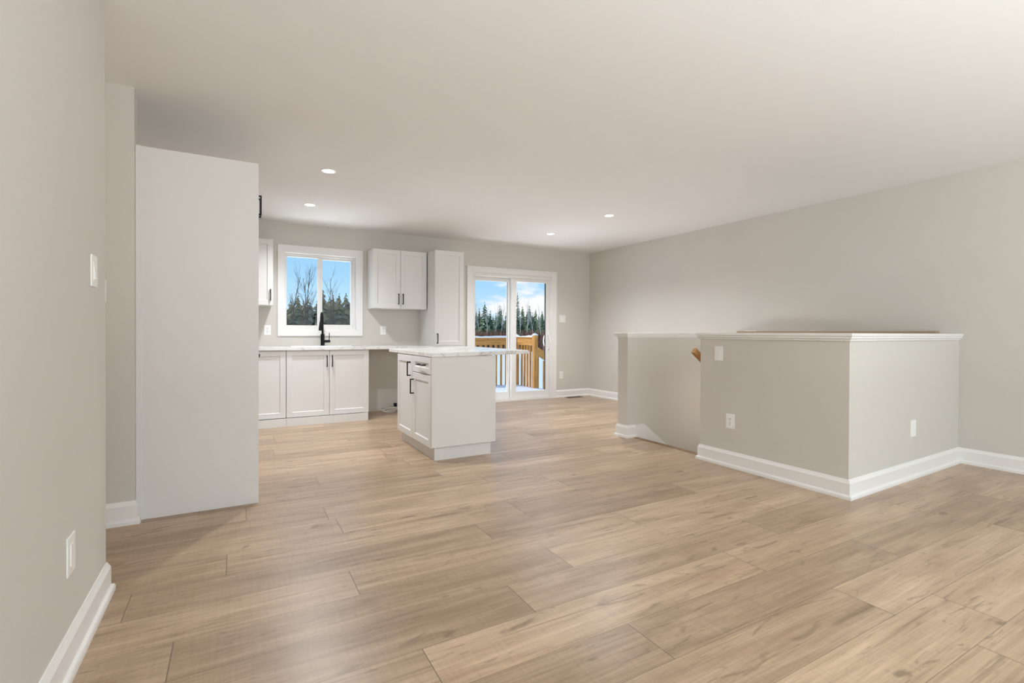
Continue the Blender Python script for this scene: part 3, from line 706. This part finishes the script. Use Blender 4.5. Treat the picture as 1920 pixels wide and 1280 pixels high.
# ---- trees
def tree_mat(name, c1, c2, snowy):
    m = bpy.data.materials.new(name); m.use_nodes = True; t = m.node_tree; b = t.nodes['Principled BSDF']
    oi = nn(t, 'ShaderNodeObjectInfo'); c = nn(t, 'ShaderNodeTexCoord')
    n = nn(t, 'ShaderNodeTexNoise'); n.inputs['Scale'].default_value = 2.2; n.inputs['Detail'].default_value = 4; t.links.new(c.outputs['Object'], n.inputs['Vector'])
    a = nn(t, 'ShaderNodeMath', operation='ADD'); t.links.new(oi.outputs['Random'], a.inputs[0]); t.links.new(n.outputs[0], a.inputs[1])
    h = nn(t, 'ShaderNodeMath', operation='MULTIPLY'); h.inputs[1].default_value = .6; t.links.new(a.outputs[0], h.inputs[0])
    mx = nn(t, 'ShaderNodeMixRGB'); mx.inputs[1].default_value = (*c1, 1); mx.inputs[2].default_value = (*c2, 1); t.links.new(h.outputs[0], mx.inputs[0])
    n2 = nn(t, 'ShaderNodeTexNoise'); n2.inputs['Scale'].default_value = 3.4; n2.inputs['Detail'].default_value = 5; t.links.new(c.outputs['Object'], n2.inputs['Vector'])
    r = nn(t, 'ShaderNodeValToRGB'); r.color_ramp.elements[0].position = snowy; r.color_ramp.elements[1].position = snowy+.06; t.links.new(n2.outputs[0], r.inputs[0])
    m2 = nn(t, 'ShaderNodeMixRGB'); m2.inputs[2].default_value = (.75, .80, .85, 1); t.links.new(r.outputs[0], m2.inputs[0]); t.links.new(mx.outputs[0], m2.inputs[1])
    t.links.new(m2.outputs[0], b.inputs['Base Color']); b.inputs['Roughness'].default_value = .9; b.inputs['Specular IOR Level'].default_value = .1
    return m
GREEN = tree_mat('spruce_needles', (.085, .15, .085), (.21, .26, .14), .68)
OLIVE = tree_mat('mixed_scrub', (.13, .14, .06), (.30, .25, .14), .67)
BARK = mat('grey_brown_bark', (.11, .08, .06), .9, .1, vary=(3, .25))
BIRCH = mat('pale_birch_bark', (.62, .60, .56), .8, .1, vary=(4, .2))
BRUSH = mat('red_brown_brush', (.24, .13, .085), .9, .1, vary=(1.5, .3))
def conifer_mesh(name, seed, h, r, material, full=1.0):
    rnd = random.Random(seed); m = MB(); tiers = 26
    m.cyl((0,0,0),(0,0,h*.98), .06*h/8+.05, .01, 6)
    for t in range(tiers):
        f = t/(tiers-1); z = h*(.08+.90*f); rad = r*(1-f)**.85*(.75+.5*rnd.random())*full+.06
        nb = int(9-4*f)
        for b in range(nb):
            a = 2*math.pi*(b+rnd.random()*.8)/nb; L = rad*(.7+.55*rnd.random()); dr = L*(.25+.35*rnd.random()); w = L*.30+.05
            d = Vector((math.cos(a), math.sin(a), 0)); s = Vector((-d.y, d.x, 0)); o = Vector((0, 0, z+h*rnd.uniform(-.03, .03)))
            p = [o+Vector((0,0,.10)), o+d*L*.55+s*w-Vector((0,0,dr*.45)), o+d*L-Vector((0,0,dr)), o+d*L*.55-s*w-Vector((0,0,dr*.45)), o+d*L*.5+Vector((0,0,.12-dr*.2))]
            v = [m.bm.verts.new(q) for q in p]
            m.bm.faces.new((v[0],v[1],v[4])); m.bm.faces.new((v[1],v[2],v[4])); m.bm.faces.new((v[2],v[3],v[4])); m.bm.faces.new((v[3],v[0],v[4]))
    m.bm.normal_update()
    me = bpy.data.meshes.new(name); m.bm.to_mesh(me); m.bm.free(); me.materials.append(material); return me
def bare_mesh(name, seed, h, material, spread=.55, thick=1.0):
    rnd = random.Random(seed); m = MB()
    def br(p, d, L, r, lev):
        n = 5; pts = [p]; q = p
        for i in range(n):
            d = (d+Vector((rnd.uniform(-.13,.13), rnd.uniform(-.13,.13), rnd.uniform(-.02,.10)))).normalized(); q = q+d*(L/n); pts.append(q)
        m.tube(pts, [r*(1-.75*i/n) for i in range(n+1)], 5 if lev < 2 else 3)
        if lev >= 3: return
        for k in range((11, 6, 4)[lev]):
            t = rnd.uniform(.42 if lev == 0 else .2, .97); i = min(int(t*n), n-1); pp = pts[i].lerp(pts[i+1], t*n-i)
            a = rnd.uniform(0, 2*math.pi); dd = (d*.75+Vector((math.cos(a), math.sin(a), .15))*spread).normalized()
            br(pp, dd, L*rnd.uniform(.14,.30 if lev == 0 else .5), r*(1-.7*t)*.6, lev+1)
    br(Vector((0,0,0)), Vector((0,0,1)), h, .016*h*thick, 0)
    me = bpy.data.meshes.new(name); m.bm.to_mesh(me); m.bm.free(); me.materials.append(material); return me
spruce = [conifer_mesh('spruce', 100+i, 8, (1.7, 2.1, 1.5, 2.4)[i], GREEN) for i in range(4)]
scrub = [conifer_mesh('scrub', 200+i, 6, (1.9, 2.3, 1.6)[i], OLIVE, 1.15) for i in range(3)]
spire = conifer_mesh('spire', 301, 10.5, 1.35, GREEN)
bare = [bare_mesh('bare', 400+i, 10, BARK, .42, .55) for i in range(4)]
birch = [bare_mesh('birch', 500+i, 9, BIRCH, .32, .55) for i in range(3)]
def plant(name, me, ang, dist, scale, label, cat='tree', group=None, zs=1.0):
    """a tree at a compass angle (degrees right of straight ahead from the house) and distance"""
    o = bpy.data.objects.new(name, me); COL.objects.link(o)
    a = math.radians(ang); o.location = (dist*math.sin(a), dist*math.cos(a), GZ-.05); o.rotation_euler = (0, 0, random.uniform(0, 6.28))
    o.scale = (scale, scale, scale*zs); tag(o, label, cat, group); return o
rt_ = random.Random(11)
for row in range(3):
    n = 26
    for i in range(n):
        ang = 21.5+(37-21.5)*(i+rt_.uniform(-.4,.4))/n
        d = 82+row*6+rt_.uniform(-2, 2)
        plant('conifer_tree', rt_.choice(spruce), ang, d, rt_.uniform(.60, .76)*(1+.05*row), 'dense green conifer in the tree line beyond the deck railing', group='conifers beyond the deck', zs=rt_.uniform(.85, 1.15))
plant('conifer_tree', spire, 29.9, 80, .84, 'tallest spiky conifer seen through the right glass of the patio door')
plant('conifer_tree', spruce[0], 31.3, 80, .84, 'bushy conifer just right of the tallest spiky one behind the deck')
plant('conifer_tree', spruce[1], 26.1, 80, .90, 'pointed conifer standing out in the left glass of the patio door')
for i in range(10):
    plant('birch_tree', birch[i % 3], 24.5+i*.93+rt_.uniform(-.2,.2), 78+rt_.uniform(-1,1), rt_.uniform(.6, .82), 'thin pale bare trunk in front of the conifers beyond the deck', group='pale trunks before the conifers')
for row in range(3):
    n = 26
    for i in range(n):
        ang = 1.5+(19.5-1.5)*(i+rt_.uniform(-.4,.4))/n
        d = 60+row*5+rt_.uniform(-2, 2)
        plant('scrub_tree', rt_.choice(scrub), ang, d, rt_.uniform(.86, 1.1), 'bushy olive green tree in the scrub beyond the kitchen window', group='scrub beyond the kitchen window', zs=rt_.uniform(.9, 1.1))
WT = [(5.45, 8.2, 0, 'leftmost tall bare tree seen in the left window pane'), (6.5, 7.9, 1, 'middle bare tree with many twigs in the left window pane'),
      (7.2, 8.9, 2, 'rightmost and tallest bare tree in the left window pane'), (8.95, 8.0, 3, 'tall bare tree near the left edge of the right window pane'),
      (9.5, 7.0, 0, 'slim bare tree in the middle of the right window pane')]
for ang, h, k, lab in WT: plant('bare_tree', bare[k], ang, 55, h/10, lab)
# brush at the foot of the trees
def brush(name, a0, a1, d0, d1, n, hmax, label, material, seed):
    rnd = random.Random(seed); m = MB()
    for i in range(n):
        a = math.radians(rnd.uniform(a0, a1)); d = rnd.uniform(d0, d1); c = Vector((d*math.sin(a), d*math.cos(a), GZ-.03)); h = rnd.uniform(.45, 1)*hmax
        k = rnd.uniform(0, 6.28); w = rnd.uniform(.08, .22); s = Vector((math.cos(k), math.sin(k), 0))*w; e2 = Vector((-s.y, s.x, 0))*.4
        tip = c+Vector((rnd.uniform(-.35,.35), rnd.uniform(-.35,.35), h)); v = [m.bm.verts.new(q) for q in (c-s, c+s, c+e2, tip)]
        m.bm.faces.new((v[0],v[1],v[3])); m.bm.faces.new((v[1],v[2],v[3])); m.bm.faces.new((v[2],v[0],v[3]))
    m.bm.normal_update(); tag(m.build(name, material, normals=False), label, 'brush', kind='stuff')
brush('brush_thicket', 20, 38, 60, 72, 4200, 2.9, 'reddish brown brush along the foot of the trees beyond the deck', BRUSH, 8)
brush('scrub_thicket', 0, 20, 48, 56, 2200, 2.4, 'brown undergrowth below the scrub beyond the kitchen window', BRUSH, 9)
